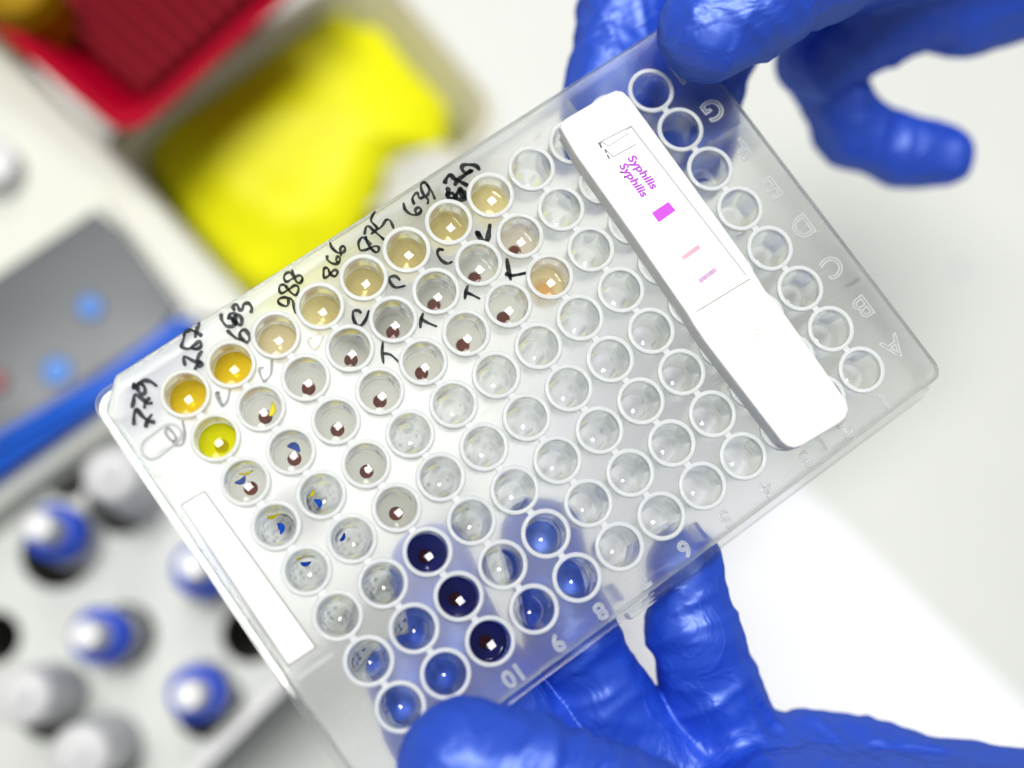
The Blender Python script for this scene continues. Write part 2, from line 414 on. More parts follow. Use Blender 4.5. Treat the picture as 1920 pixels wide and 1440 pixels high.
# skirt: hollow wall with a stepped foot
def rr(ins, z, r=3.0, ch=()): return [(x * S, y * S, z * S) for x, y in rrect(W0 - 2 * ins, H0 - 2 * ins, r, 6, chamfer=ch)]
ch = (0, 3)
bm = loft([rr(2.1, -0.72, 2.2, ch), rr(2.02, -1.1, 2.2, ch), rr(1.5, -9.6, 2.6, ch), rr(1.45, -10.2, 2.6, ch)] +
          [rr(0.25, -10.4, 3.2), rr(0.0, -10.8, 3.4), rr(0, -14.3, 3.4), rr(1.2, -14.3, 2.6), rr(1.25, -11.6, 2.6)] +
          [rr(2.3, -11.2, 2.2, ch), rr(2.9, -1.95, 2.0, ch), rr(2.4, -1.92, 2.0, ch)])
me = bm_mesh('skirt', bm); flat_by_angle(me, 25)
link('skirt', me, M['skirt'], PL)
# a raised bead round the deck edge
bm = loft([rr(2.1, -0.69, 2.2, ch), rr(2.2, -0.45, 2.2, ch), rr(2.7, -0.42, 2.1, ch), rr(2.8, -0.69, 2.1, ch)])
me = bm_mesh('edge_bead', bm); flat_by_angle(me, 60); link('edge_bead', me, M['well'], PL)

# wells: one mesh shared by 96 parts
prof = []
# rim (outer up, over, inner down), round bottom, outside back up
prof += [(4.10, -0.75), (4.22, -0.60), (4.24, -0.22), (4.16, -0.05), (4.05, 0.0), (3.62, 0.0), (3.52, -0.04), (3.47, -0.14)]
rim_n = len(prof)
prof += [(3.45, -0.6), (3.38, -4.0), (3.30, -7.4)]
for k in range(1, 9):
    a = k / 9 * PI / 2; prof.append((3.30 * math.cos(a), -7.4 - 3.0 * math.sin(a)))
prof.append((0, -10.4)); prof.append((0, -11.1))
for k in range(8, 0, -1):
    a = k / 9 * PI / 2; prof.append((3.85 * math.cos(a) * 0.97, -7.6 - 3.5 * math.sin(a)))
prof += [(3.80, -7.2), (3.84, -1.2)]
bm = lathe([(r * S, z * S) for r, z in prof], 64)
me = bm_mesh('well', bm); me.materials.append(M['well']); me.materials.append(M['rim'])
mi = []
for p in me.polygons:
    zc = sum(me.vertices[v].co.z for v in p.vertices) / len(p.vertices); rc = math.hypot(*[sum(me.vertices[v].co[i] for v in p.vertices) / len(p.vertices) for i in (0, 1)])
    mi.append(1 if zc > -0.76 * S and rc > 3.46 * S else 0)
me.polygons.foreach_set('material_index', mi)
WELLF = me.copy(); WELLF.materials[0] = M['cup']; WELLF.materials.append(M['well'])
mi2 = [2 if (m_ == 0 and sum(WELLF.vertices[v].co.z for v in p_.vertices) / len(p_.vertices) > -5 * S) else m_ for m_, p_ in zip(mi, WELLF.polygons)]
WELLF.polygons.foreach_set('material_index', mi2)
# the small web that joins two neighbouring rims
WELLME = me
for k, (x, y) in WELLS.items():
    o = link('well', WELLF if k in FILLED else WELLME, None, PL); o.location = (x * S, y * S, 0); o.rotation_euler = (0, 0, random.random() * 6)
bmw = bmesh.new()
for k, (x, y) in WELLS.items():
    if k[0] != 'H': box_bm((x - .55) * S, (x + .55) * S, (y - 4.9) * S, (y - 4.1) * S, -0.66 * S, -0.15 * S, bmw)
wm = bm_mesh('rim_bridge', bmw, False)
tag(link('rim_bridge', wm, M['rim'], PL), kind='stuff')

# ribs under the deck, seen through it
def rib(x0, y0, x1, y1, z0=-9.5, z1=-1.95, th=0.7):
    d = Vector((x1 - x0, y1 - y0)); L = d.length; d.normalize(); n = Vector((-d.y, d.x)) * th / 2
    pts = [(x0 + n.x, y0 + n.y), (x1 + n.x, y1 + n.y), (x1 - n.x, y1 - n.y), (x0 - n.x, y0 - n.y)]
    bm = prism(sc2(pts), z0 * S, z1 * S); return link('rib', bm_mesh('rib', bm, False), M['well'], PL)
rib(-60.5, 18.0, -53.8, 18.0)           # between B and C at column 1
rib(-60.5, -18.0, -53.8, -18.0)         # between F and G at column 1
rib(60.5, 18.0, 53.8, 18.0); rib(60.5, -18.0, 53.8, -18.0)
for x in (-36, 9, 36, -9): rib(x, 39.2, x, 35.8); rib(x, -39.2, x, -35.8)
# blocks on the foot, long side near row A
def slab(name, x0, x1, y0, y1, z0, z1, mat, bev=0.15):
    bm = box_bm(x0 * S, x1 * S, y0 * S, y1 * S, z0 * S, z1 * S)
    bmesh.ops.bevel(bm, geom=list(bm.edges), offset=bev * S, segments=2, affect='EDGES')
    me = bm_mesh(name, bm); flat_by_angle(me, 40); return link(name, me, mat, PL)
slab('foot_block', -11.0, 8.5, 42.0, 43.3, -14.2, -9.2, M['well'])
# frosted writing panel on the short side by column 12
p = [ap(342, 948, -.66), ap(383, 923, -.66), ap(590, 1213, -.66), ap(541, 1246, -.66)]
bm = prism([(q.x * S, q.y * S) for q in p], -0.69 * S, -0.40 * S, bevel=0.08 * S)
me = bm_mesh('writing_panel', bm); flat_by_angle(me, 40); link('writing_panel', me, M['frost'], PL)
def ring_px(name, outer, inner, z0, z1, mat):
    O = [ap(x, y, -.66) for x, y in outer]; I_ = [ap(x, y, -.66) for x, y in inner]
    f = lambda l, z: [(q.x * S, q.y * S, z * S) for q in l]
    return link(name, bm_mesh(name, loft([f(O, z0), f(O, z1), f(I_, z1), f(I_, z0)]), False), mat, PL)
ring_px('panel_shade_line', [(339, 947), (384, 920), (594, 1213), (540, 1250)], [(342, 948), (383, 923.5), (590, 1213), (541, 1246)], -.69, -.36, M['edge_shade'])  # dark ring added in place of the shadow gap round the panel
# raised characters
for i, ch_ in enumerate('ABCDEFGH'):
    me = font_mesh(ch_, 5.6 * S, outline=0.17 * S)
    o = link('raised_letter', me, M['emboss'], PL); x, y = WELLS[ch_ + '1']; o.location = ((x - 7.6) * S, y * S, -0.66 * S)
for i in range(12):
    me = font_mesh(str(i + 1), 4.1 * S, outline=0.15 * S)
    o = link('raised_number', me, M['emboss'], PL); x, y = WELLS['A%d' % (i + 1)]; o.location = (x * S, (y + 6.7) * S, -0.66 * S)
# raised pill-shaped mark by the 779 corner
def pill(cx, cy, L, r, rot, wd):
    def loop(rad, z):
        out = []
        for s, a0 in ((1, -PI / 2), (-1, PI / 2)):
            for k in range(11):
                a = a0 + k / 10 * PI; x = s * L / 2 + rad * math.cos(a); y = rad * math.sin(a)
                out.append(((cx + x * math.cos(rot) - y * math.sin(rot)) * S, (cy + x * math.sin(rot) + y * math.cos(rot)) * S, z * S))
        return out
    return loft([loop(r + wd, -.69), loop(r + wd * .7, -.45), loop(r + .1, -.45), loop(r, -.69)])
a = ap(285, 840, -.7); b = ap(318, 815, -.7); d = b - a
bm = pill((a.x + b.x) / 2, (a.y + b.y) / 2, d.length, 1.6, math.atan2(d.y, d.x), .45)
link('raised_mark', bm_mesh('raised_mark', bm), M['emboss'], PL)

# handwriting, traced stroke by stroke
CR = {'A': (220, 550, 4.8), 'B': (500, 380, 5.538), 'C': (740, 290, 5.538), 'D': (560, 480, 4.8), 'E': (200, 280, 3.0)}
def write(name, label, crop, strokes, wd, mat, par=PL):
    ox, oy, s = CR[crop]; bm = bmesh.new()
    for i, st in enumerate(strokes):
        pts = []
        for x, y in st:
            q = ap(ox + x / s, oy + y / s, -.66); pts.append((q.x * S, q.y * S))
        stroke(bm, pts, wd * 1.35 * S, (-0.655 + 0.006 * i) * S, i)
    o = link(name, bm_mesh(name, bm, False), M[mat], par); o['label'] = label
    return o
HN = 'handwritten_number'; HK = 'handwritten_mark'
write(HN, 'grey handwritten 779', 'A', [[(150, 800), (150, 850), (190, 815), (240, 785), (300, 795), (360, 840)], [(180, 840), (190, 880), (230, 910), (250, 880), (235, 830), (195, 812), (172, 845)],
    [(130, 1035), (145, 980), (160, 910), (230, 955), (270, 990), (320, 985)], [(295, 935), (250, 990), (245, 1040)],
    [(150, 1190), (150, 1110), (170, 1045), (230, 1110), (290, 1150), (345, 1160)], [(315, 1085), (275, 1140), (252, 1212)]], .5, 'ink_mid')
write(HN, 'grey handwritten 767', 'A', [[(742, 255), (715, 330), (700, 405)], [(765, 388), (720, 355), (660, 330), (610, 360), (590, 430), (580, 480), (640, 500), (700, 460), (740, 430), (755, 470), (720, 500), (660, 495)],
    [(765, 515), (730, 570), (715, 640), (700, 690)], [(612, 655), (600, 570), (690, 610), (760, 620)], [(720, 640), (740, 610), (765, 640), (720, 665)]], .46, 'ink_mid')
write(HN, 'grey handwritten 1683', 'A', [[(1060, 160), (1040, 120), (1075, 100), (1100, 150), (1125, 140), (1140, 100), (1180, 90), (1210, 130), (1200, 180)],
    [(935, 180), (940, 240), (985, 295), (1050, 290), (1070, 230), (1060, 185), (1010, 190), (1000, 240)], [(1000, 200), (1060, 250), (1110, 290), (1120, 230), (1080, 190), (1040, 240), (1080, 290)],
    [(985, 330), (1050, 390), (1120, 430), (1170, 440), (1190, 390), (1150, 330), (1105, 350), (1110, 400), (1150, 420)]], .46, 'ink_mid')
write(HK, 'thin grey handwritten tick below the second amber well', 'A', [[(925, 895), (890, 900), (910, 970), (945, 1015), (990, 970), (1015, 855)], [(900, 880), (925, 950), (950, 1012)]], .38, 'ink_faint')
write(HK, 'thin grey handwritten loop below the first amber well', 'A', [[(430, 1230), (455, 1212), (505, 1260), (530, 1310), (500, 1330), (450, 1285), (430, 1230)], [(500, 1330), (540, 1370), (590, 1350), (605, 1250), (585, 1140)]], .4, 'ink_faint')
write(HK, 'thin grey handwritten tick below the third amber well', 'E', [[(885, 1228), (860, 1235), (865, 1270), (885, 1305), (905, 1290), (925, 1260), (930, 1180)]], .34, 'ink_faint')
write(HN, 'black handwritten 988', 'B', [[(262, 690), (280, 760), (310, 820), (345, 835), (372, 790), (345, 755), (300, 770), (250, 800), (205, 822), (180, 780), (200, 735), (245, 725), (265, 760)],
    [(190, 850), (140, 860), (130, 910), (160, 940), (230, 900), (290, 860), (330, 880), (320, 940), (290, 960), (230, 910), (190, 850)],
    [(230, 990), (170, 985), (120, 1010), (135, 1050), (200, 1075), (225, 1050), (230, 990), (270, 1020), (285, 1090), (300, 1155)]], .36, 'ink_dark')
write(HN, 'black handwritten 866', 'B', [[(655, 410), (680, 470), (740, 520), (790, 520), (815, 480), (795, 450), (765, 480), (775, 560)], [(630, 545), (630, 590), (680, 630), (740, 632), (762, 580), (735, 560), (722, 600), (745, 625)],
    [(640, 680), (600, 680), (590, 730), (600, 780), (640, 762), (700, 700), (737, 720), (710, 765), (660, 740), (640, 680)]], .36, 'ink_dark')
write(HN, 'black handwritten 875', 'B', [[(1130, 90), (1095, 140), (1085, 190), (1130, 240), (1160, 270), (1200, 240), (1240, 180), (1280, 185), (1305, 230), (1320, 272)],
    [(1015, 335), (1030, 260), (1060, 245), (1110, 290), (1170, 340), (1222, 388)], [(1080, 330), (1160, 265)],
    [(1030, 345), (1040, 410), (1080, 470), (1130, 515), (1162, 500), (1160, 460), (1110, 455), (1030, 490), (970, 490), (953, 420), (980, 370), (1010, 365), (1090, 440)]], .34, 'ink_dark')
write(HN, 'black handwritten 639', 'C', [[(90, 495), (110, 570), (170, 620), (240, 620), (275, 580), (250, 548), (215, 570), (225, 612)], [(205, 520), (185, 460), (210, 410), (240, 400), (250, 440), (280, 450), (310, 420)],
    [(310, 430), (280, 370), (275, 310), (310, 290), (350, 330), (352, 400), (320, 432)], [(330, 305), (385, 385), (420, 468)], [(310, 430), (348, 470), (340, 517)]], .38, 'ink_dark')
write(HN, 'thick black handwritten 579 over a scribbled 8', 'C', [[(885, 165), (850, 120), (790, 105), (712, 110), (700, 150), (740, 190), (800, 165), (740, 205), (660, 260), (620, 325)], [(520, 305), (532, 258), (575, 210), (620, 250), (680, 280), (765, 325)],
    [(530, 345), (560, 370), (540, 430), (610, 460), (650, 400), (680, 350), (700, 430), (740, 440), (720, 390), (670, 360)], [(530, 425), (600, 400), (640, 460), (730, 462), (742, 410)]], .55, 'ink_black')
write(HK, 'thick black handwritten tick below the eighth amber well', 'C', [[(842, 790), (880, 850), (920, 890), (962, 880), (978, 800), (990, 715)], [(850, 800), (895, 850)]], .62, 'ink_black')
write(HK, 'handwritten C beside the 639 well', 'C', [[(515, 992), (460, 985), (445, 1030), (490, 1100), (550, 1130), (602, 1108)]], .42, 'ink_dark')
write(HK, 'thick black handwritten T beside the orange-bottomed well', 'C', [[(1165, 1072), (1180, 1180), (1207, 1308)], [(1145, 1230), (1220, 1255), (1378, 1225)]], .52, 'ink_black')
write(HK, 'handwritten C beside the 875 well', 'B', [[(1388, 808), (1340, 765), (1280, 775), (1285, 830), (1340, 880), (1445, 862)]], .4, 'ink_dark')
write(HK, 'handwritten C beside the 866 well', 'B', [[(985, 1150), (950, 1120), (900, 1130), (900, 1200), (930, 1260), (980, 1275), (1030, 1210), (1062, 1115)]], .4, 'ink_dark')
write(HK, 'handwritten T next to the thick black T', 'D', [[(1525, 262), (1505, 320), (1495, 392)], [(1490, 322), (1560, 350), (1635, 388)]], .42, 'ink_dark')
write(HK, 'handwritten T in the middle of three', 'D', [[(1122, 510), (1100, 580), (1095, 652)], [(1090, 560), (1160, 600), (1248, 637)]], .42, 'ink_dark')
write(HK, 'handwritten T nearest the label panel', 'D', [[(758, 762), (752, 870), (765, 972)], [(760, 878), (830, 890), (912, 967)]], .36, 'ink_dark')
write(HK, 'faint brown handwritten C beside the 988 well', 'D', [[(125, 730), (85, 760), (110, 820), (150, 842), (190, 800), (228, 712)]], .3, 'ink_brown')

# ------------------------------------------------------------------ liquids
def liquid_mesh(level):
    pr = []
    R = lambda z: 3.36 if z > -7.4 else 3.24 * math.sqrt(max(0, 1 - ((-7.4 - z) / 2.95) ** 2))
    n = 8
    for k in range(n + 1):
        r = 2.75 * k / n; pr.append((r, level - 1.04 + 0.46 * (k / n) ** 2))
    pr += [(2.98, level - .56), (3.16, level - .42), (3.28, level - .2), (3.34, level)]
    z = level - .4
    for zz in (level - 0.6, level - 1.5, -7.2):
        if zz < level: pr.append((3.33, zz))
    for k in range(1, 9):
        a = k / 9 * PI / 2; pr.append((3.26 * math.cos(a), -7.4 - 2.95 * math.sin(a)))
    pr.append((0, -10.35))
    return bm_mesh('liquid', lathe([(r * S, z * S) for r, z in pr], 40, closed=False))
LEV = {k: liquid_mesh(k) for k in (-5.0, -5.6, -6.2)}
def button_mesh(r):
    pr = [(0, -9.55)] + [(r * math.sin(a), -9.95 + .4 * math.cos(a)) for a in (0.5, 0.9, 1.2, 1.5)] + [(r * .8, -10.12), (0, -10.3)]
    return bm_mesh('cell_button', lathe([(q * S, z * S) for q, z in pr], 32, closed=False))
BTN = button_mesh(1.22)
bmh = bmesh.new(); bmesh.ops.create_circle(bmh, cap_ends=True, segments=32, radius=2.0 * S); HALO = bm_mesh('halo', bmh)
CZ, SZ = math.cos(THETA), math.sin(THETA)
def pw(x, y, z): return Vector(((x * CZ - y * SZ) * S, (x * SZ + y * CZ) * S, PLATE_Z + z * S))
def sample(well, mat, level, label, cat, grp, button=None, halo=False, off=(0, 0)):
    x, y = WELLS[well]
    root = empty('liquid_sample', pw(x, y, 0), random.random() * 0, label=label, cat=cat, group=grp)
    me = LEV[level].copy(); me.materials.clear(); me.materials.append(M[mat]); me.materials.append(M[M[mat].name + '_body'])
    me.polygons.foreach_set('material_index', [0 if sum(me.vertices[v].co.z for v in p.vertices) / len(p.vertices) > (level - 1.1) * S and p.normal.z > .15 else 1 for p in me.polygons])
    lq = link('liquid', me, None, root); lq.rotation_euler = (random.uniform(-.012, .012), random.uniform(-.012, .012), random.random() * 6)
    if button:
        b = link('cell_button', BTN, M['cells'], root); b.scale = (button, button, 1); b.location = (off[0] * S, off[1] * S, 0.02 * S)
        b.rotation_euler = (0, 0, random.random() * 6)
    if button and not halo: halo = 0.66
    if halo:
        h = link('loose_cells', HALO, M['halo'], root); h.location = (off[0] * S, off[1] * S, (-9.9 if button else -9.4) * S)
        h.scale = (halo, halo, 1)
GA = 'amber serum in the wells under the handwritten numbers'
GB = 'wells of clear fluid with a dark red cell button'
nm = [('H12', 'serum_yellow', -5.6, 'bright yellow serum in the corner well right of the handwritten 779'), ('H11', 'serum_yellow', -5.6, 'yellow serum in the second well from the plate corner, below the smudged 767'),
      ('H10', 'serum_pale', -5.6, 'dullest palest amber serum, beside the scribbled grey number ending in 3'),
      ('H9', 'serum', -5.6, 'amber serum in the well under the handwritten 988, between pale and golden ones'),
      ('H8', 'serum', -5.6, 'amber serum with no dark upper rim, well under the handwritten 866'), ('H7', 'serum', -5.0, 'golden serum with dark upper rim, well under the handwritten 875'),
      ('H6', 'serum', -5.0, 'golden serum in the last but one amber well, beside the handwritten 639'), ('H5', 'serum', -5.0, 'golden serum in the amber well nearest the cassette, beside the thick black scribble')]
for wl, m_, lv, lb in nm: sample(wl, m_, lv, lb, 'serum', GA)
gl = {'G12': 'fluid tinted lemon as refracted bag, dark button, directly below the bright yellow corner well', 'G11': 'clear fluid and dark button with a grey tick above and lemon well at its left',
      'G10': 'clear fluid and dark button directly under the dullest amber well', 'G9': 'clear fluid and dark button with a faint brown C at its upper left',
      'G8': 'clear fluid and dark button whose upper left C is the lowest black one', 'G7': 'clear fluid and dark button between the two handwritten C marks of the upper wells',
      'G6': 'clear fluid and dark button just below the thick black tick', 'G5': 'brownish fluid with low dark button, nearest the cassette in its row, above the thick T',
      'F5': 'clear fluid with an orange cloud at the right of the thick black T', 'F6': 'clear fluid and dark button left of the orange cloud well',
      'F7': 'fuzzy orange-edged button in clear fluid, right of the middle handwritten T', 'F8': 'clear fluid and dark button right of the lowest handwritten T',
      'F9': 'clear fluid and dark button with an empty well at its right, below the lowest T', 'F10': 'third dark button counting up the line from the topmost violet well',
      'F11': 'dark button in fluid with the lemon yellow well at its left and empty well below', 'F12': 'dark button in the left column directly below the lemon yellow well',
      'E10': 'second dark button counting up the line from the topmost violet well', 'D10': 'lowest dark button in clear fluid, touching the topmost violet well',
      'C10': 'fluid tinted dark as the shaded glove below, topmost of the three dark violet wells', 'B10': 'middle of the three dark violet wells over a gloved finger',
      'A10': 'lowest dark violet well, next to the raised number 10'}
for wl, lb in gl.items():
    m_ = 'clearfluid'; lv = -5.6; bt = 1.0; hl = False
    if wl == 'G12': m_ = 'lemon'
    if wl in ('G5',): m_ = 'orangefluid'
    if wl == 'F5': m_ = 'serum_pale'; bt = None; hl = 1.4
    if wl == 'F7': hl = 0.85
    if wl in ('C10', 'B10', 'A10'): m_ = 'shadedfluid'; bt = 1.0
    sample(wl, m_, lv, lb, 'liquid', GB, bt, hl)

# blue and yellow refraction glints of the left wells, built as coloured blobs
M['glint_blue'] = principled('blue_glint', (0.004, 0.05, 0.34), .7, spec=.05); M['glint_yellow'] = principled('yellow_glint', (0.74, 0.66, 0.004), .7, spec=.05)
def painted_glint(well, px, py, rx, ry, rot, mat, z, label):
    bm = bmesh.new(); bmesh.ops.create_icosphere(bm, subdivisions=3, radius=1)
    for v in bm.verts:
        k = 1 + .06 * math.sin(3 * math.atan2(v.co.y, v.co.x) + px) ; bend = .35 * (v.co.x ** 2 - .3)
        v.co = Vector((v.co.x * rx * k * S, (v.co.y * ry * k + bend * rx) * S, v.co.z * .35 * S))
    o = link('painted_glint', bm_mesh('painted_glint', bm), M[mat]); p = ap(px, py, z); o.location = pw(p.x, p.y, z); o.rotation_euler = (0, 0, rot)
    tag(o, label, 'painted_glint', 'painted glints in the left wells')
for a in (('E12', 511, 969, 1.0, .3, .3, 'glint_yellow', -8.7, 'painted yellow glint in the empty well nearest the top of the writing panel'),
          ('E12', 527, 990, 1.05, .55, 1.9, 'glint_blue', -9.2, 'painted blue glint in the empty well nearest the top of the writing panel'),
          ('E11', 586, 925, .75, .3, 1.2, 'glint_yellow', -8.6, 'painted yellow glint in the upper empty well of the second column from the left'),
          ('E11', 597, 943, .95, .5, 2.2, 'glint_blue', -9.2, 'painted blue glint in the upper empty well of the second column from the left'),
          ('D12', 573, 1057, .95, .4, .1, 'glint_blue', -8.8, 'painted blue glint in the second empty well beside the writing panel'),
          ('D12', 561, 1047, .6, .16, .5, 'glint_yellow', -8.2, 'thin painted yellow glint in the second empty well beside the writing panel'),
          ('D11', 643, 1008, .8, .35, 1.1, 'glint_blue', -8.6, 'painted blue glint in the second empty well of the second column from the left'),
          ('F12', 452, 902, 1.1, .5, .6, 'glint_blue', -8.0, 'painted blue glint beside the dark button in the left column'),
          ('F12', 462, 887, 1.3, .22, .25, 'glint_yellow', -7.6, 'thin painted yellow glint above the blue one in the left column'),
          ('F11', 552, 838, 1.25, .65, 2.7, 'glint_blue', -8.0, 'large painted blue glint beside the dark button in the second column'),
          ('G11', 511, 768, 1.3, .5, 1.45, 'glint_yellow', -8.0, 'painted yellow glint streak at the right of the dark button under the yellow serum')):
    painted_glint(*a)

# ------------------------------------------------------------------ test cassette
CT = 4.6
CA = empty('test_cassette', pw(0, 0, 0), THETA, label='white plastic rapid test cassette lying across the well plate', cat='test cassette')
outl = [(1050, 238), (1053, 229), (1062, 221), (1143, 174), (1155, 169), (1168, 171), (1180, 182), (1300, 347), (1398, 482), (1436, 545), (1452, 560), (1588, 752), (1592, 768), (1586, 784), (1574, 794),
        (1504, 836), (1490, 840), (1477, 837), (1466, 828), (1322, 640), (1300, 607), (1289, 588), (1190, 445), (1080, 290)]
win = [(1122, 268), (1184, 236), (1402, 518), (1318, 577)]
def cpts(pts, z): return [((ap(x, y, z).x) * S, (ap(x, y, z).y) * S) for x, y in pts]
bm = prism(cpts(outl, CT), 2.3 * S, CT * S, holes=[cpts(win, CT)], bevel=0.35 * S, seg=3)
me = bm_mesh('upper_shell', bm); flat_by_angle(me, 35); link('upper_shell', me, M['cassette'], CA)
cc = np.mean(np.array([tuple(q) for q in cpts(outl, CT)]), axis=0)
low = [(cc[0] + (x - cc[0]) * .992, cc[1] + (y - cc[1]) * .98) for x, y in cpts(outl, CT)]
bm = prism(low, 0.03 * S, 2.28 * S); me = bm_mesh('lower_shell', bm); flat_by_angle(me, 35); link('lower_shell', me, M['cassette'], CA)
# strip in the window
def flat_px(name, pts, z, th, mat, parent=CA, label=None):
    bm = prism(cpts(pts, z), (z - th) * S, z * S); o = link(name, bm_mesh(name, bm, False), M[mat], parent)
    if label: o['label'] = label
    return o
sz = CT - 0.75
flat_px('test_strip', [(1118, 268), (1186, 232), (1406, 522), (1317, 582)], sz, .4, 'strip')
def z6(l): return [(1100 + x / 3.6, 220 + y / 3.6) for x, y in l]
flat_px('colour_patch', z6([(440, 645), (552, 570), (600, 628), (487, 708)]), sz + .05, .04, 'magenta', label='bright magenta square')
flat_px('test_line', z6([(640, 940), (752, 858), (770, 882), (656, 964)]), sz + .05, .04, 'pinkline', label='pale pink upper line')
flat_px('control_line', z6([(752, 1096), (864, 1011), (882, 1036), (770, 1121)]), sz + .05, .04, 'violetline', label='pale violet lower line')
flat_px('strip_edge', z6([(497, 745), (612, 672), (614, 677), (500, 750)]), sz + .05, .04, 'capwhite')
flat_px('strip_seam', z6([(170, 288), (182, 288), (488, 712), (478, 716)]), sz + .06, .04, 'strip')
for i, q in enumerate(([(82, 178), (94, 172), (106, 204), (96, 210)], [(118, 218), (128, 214), (138, 240), (130, 244)], [(134, 254), (144, 248), (158, 280), (150, 284)])):
    flat_px('slit', z6(q), sz + .05, .04, 'graymark')
for i, q in enumerate(([(95, 160), (250, 72), (290, 100), (150, 190)], [(130, 215), (300, 130), (340, 175), (180, 262)])):
    flat_px('paper_fold', z6(q), sz + .32 + .05 * i, .2, 'strip')
bmx = bmesh.new()
def lettering(text, p0, p1, hpx, z):
    me = font_mesh(text, 1.0, bold=0.03, shear=0.15)
    xs = [v.co.x for v in me.vertices]; ys = [v.co.y for v in me.vertices]
    a = ap(*p0, z); b = ap(*p1, z); L = (b - a).length; ang = math.atan2((b - a).y, (b - a).x)
    sx = L / (max(xs) - min(xs)); x0 = (min(xs) + max(xs)) / 2
    sy = sx * .86
    o = link('lettering', me, M['purple'], CA)
    for v in me.vertices: v.co.x = (v.co.x - x0) * sx * S; v.co.y = v.co.y * sy * S
    mid = (a + b) / 2; o.location = (mid.x * S, mid.y * S, z * S); o.rotation_euler = (0, 0, ang)
    return o
l1 = lettering('Syphilis', z6([(292, 262)])[0], z6([(462, 478)])[0], 0, sz + .06)
l2 = lettering('Syphilis', z6([(236, 314)])[0], z6([(396, 532)])[0], 0, sz + .06); 
l1['label'] = 'purple word Syphilis, upper line'; l2['label'] = 'purple word Syphilis, lower line cut by the strip edge'
# ridge across, sample port and its rim
flat_px('cross_ridge', [(1306, 583), (1312, 576), (1404, 514), (1408, 521)], CT + .5, .55, 'cassette')
pc = ap(1467, 695, CT); d = ap(1535, 790, CT) - pc; ra = math.atan2(d.y, d.x)
def oval(L, r, wd, h, name):
    def loop(rad, z):
        out = []
        for s_, a0 in ((1, -PI / 2), (-1, PI / 2)):
            for k in range(13):
                a_ = a0 + k / 12 * PI; x = s_ * L / 2 + rad * math.cos(a_); y = rad * math.sin(a_)
                out.append(((pc.x + x * math.cos(ra) - y * math.sin(ra)) * S, (pc.y + x * math.sin(ra) + y * math.cos(ra)) * S, (CT + z) * S))
        return out
    bm = loft([loop(r + wd, -.03), loop(r + wd * .6, h), loop(r, h), loop(r - .4, -.03)])
    return link(name, bm_mesh(name, bm), M['cassette'], CA)
op = oval(2.2, 2.3, 1.9, .06, 'sample_port'); op.data.polygons.foreach_set('use_smooth', [False] * len(op.data.polygons))
me = font_mesh('S', 3.2 * S, outline=.09 * S); o = link('raised_letter', me, M['cassette'], CA)
q = ap(1420, 627, CT); o.location = (q.x * S, q.y * S, (CT + .03) * S); o.rotation_euler = (0, 0, PI * .98)

# ------------------------------------------------------------------ surface nets for hands and bag
def surface_nets(F, org, h):
    s = F < 0; nx, ny, nz = F.shape
    c = np.zeros((nx - 1, ny - 1, nz - 1), np.int8)
    for dx in (0, 1):
        for dy in (0, 1):
            for dz in (0, 1): c += s[dx:nx - 1 + dx, dy:ny - 1 + dy, dz:nz - 1 + dz]
    act = (c > 0) & (c < 8); idx = -np.ones(act.shape, np.int64); I = np.argwhere(act); idx[act] = np.arange(len(I))
    acc = np.zeros((len(I), 3)); cnt = np.zeros(len(I))
    cor = [(a, b, d) for a in (0, 1) for b in (0, 1) for d in (0, 1)]
    for i, a in enumerate(cor):
        for b in cor[i + 1:]:
            if sum(abs(a[k] - b[k]) for k in range(3)) != 1: continue
            fa = F[I[:, 0] + a[0], I[:, 1] + a[1], I[:, 2] + a[2]]; fb = F[I[:, 0] + b[0], I[:, 1] + b[1], I[:, 2] + b[2]]
            m = (fa < 0) != (fb < 0); t = np.where(m, fa / np.where(m, fa - fb, 1), 0)
            P = np.array(a) + t[:, None] * (np.array(b) - np.array(a)); acc += P * m[:, None]; cnt += m
    V = (I + acc / cnt[:, None]) * h + org
    Q = []
    for ax in range(3):
        u, v = [(1, 2), (2, 0), (0, 1)][ax]
        sl0 = [slice(None)] * 3; sl1 = [slice(None)] * 3; sl0[ax] = slice(0, -1); sl1[ax] = slice(1, None)
        a = s[tuple(sl0)]; b = s[tuple(sl1)]; E = np.argwhere(a != b)
        ok = (E[:, u] > 0) & (E[:, v] > 0) & (E[:, u] < F.shape[u] - 1) & (E[:, v] < F.shape[v] - 1); E = E[ok]
        flip = a[E[:, 0], E[:, 1], E[:, 2]]
        def cell(du, dv):
            e = E.copy(); e[:, u] += du; e[:, v] += dv; return idx[e[:, 0], e[:, 1], e[:, 2]]
        q = np.stack([cell(-1, -1), cell(0, -1), cell(0, 0), cell(-1, 0)], 1)
        q[~flip] = q[~flip][:, ::-1]; Q.append(q)
    return V, np.concatenate(Q)
def smin(a, b, k):
    h = np.clip(0.5 + 0.5 * (b - a) / k, 0, 1); return b * (1 - h) + a * h - k * h * (1 - h)
def chain_sdf(P, pts, kk=3.0):
    """pts: list of (point, radius) in mm; smooth tapered tube"""
    out = None
    for (a, ra_), (b, rb) in zip(pts[:-1], pts[1:]):
        a = np.array(a); b = np.array(b); d = b - a
        t = np.clip(((P - a) @ d) / (d @ d), 0, 1)
        v = np.linalg.norm(P - a - t[..., None] * d, axis=-1) - (ra_ + (rb - ra_) * t)
        out = v if out is None else smin(out, v, kk)
    return out
def W(px, py, z):
    """pixel + height (mm relative to the plate rim) -> world mm"""
    p = at(px, py, PLATE_Z + z * MM); return np.array([p.x, p.y, p.z]) / MM
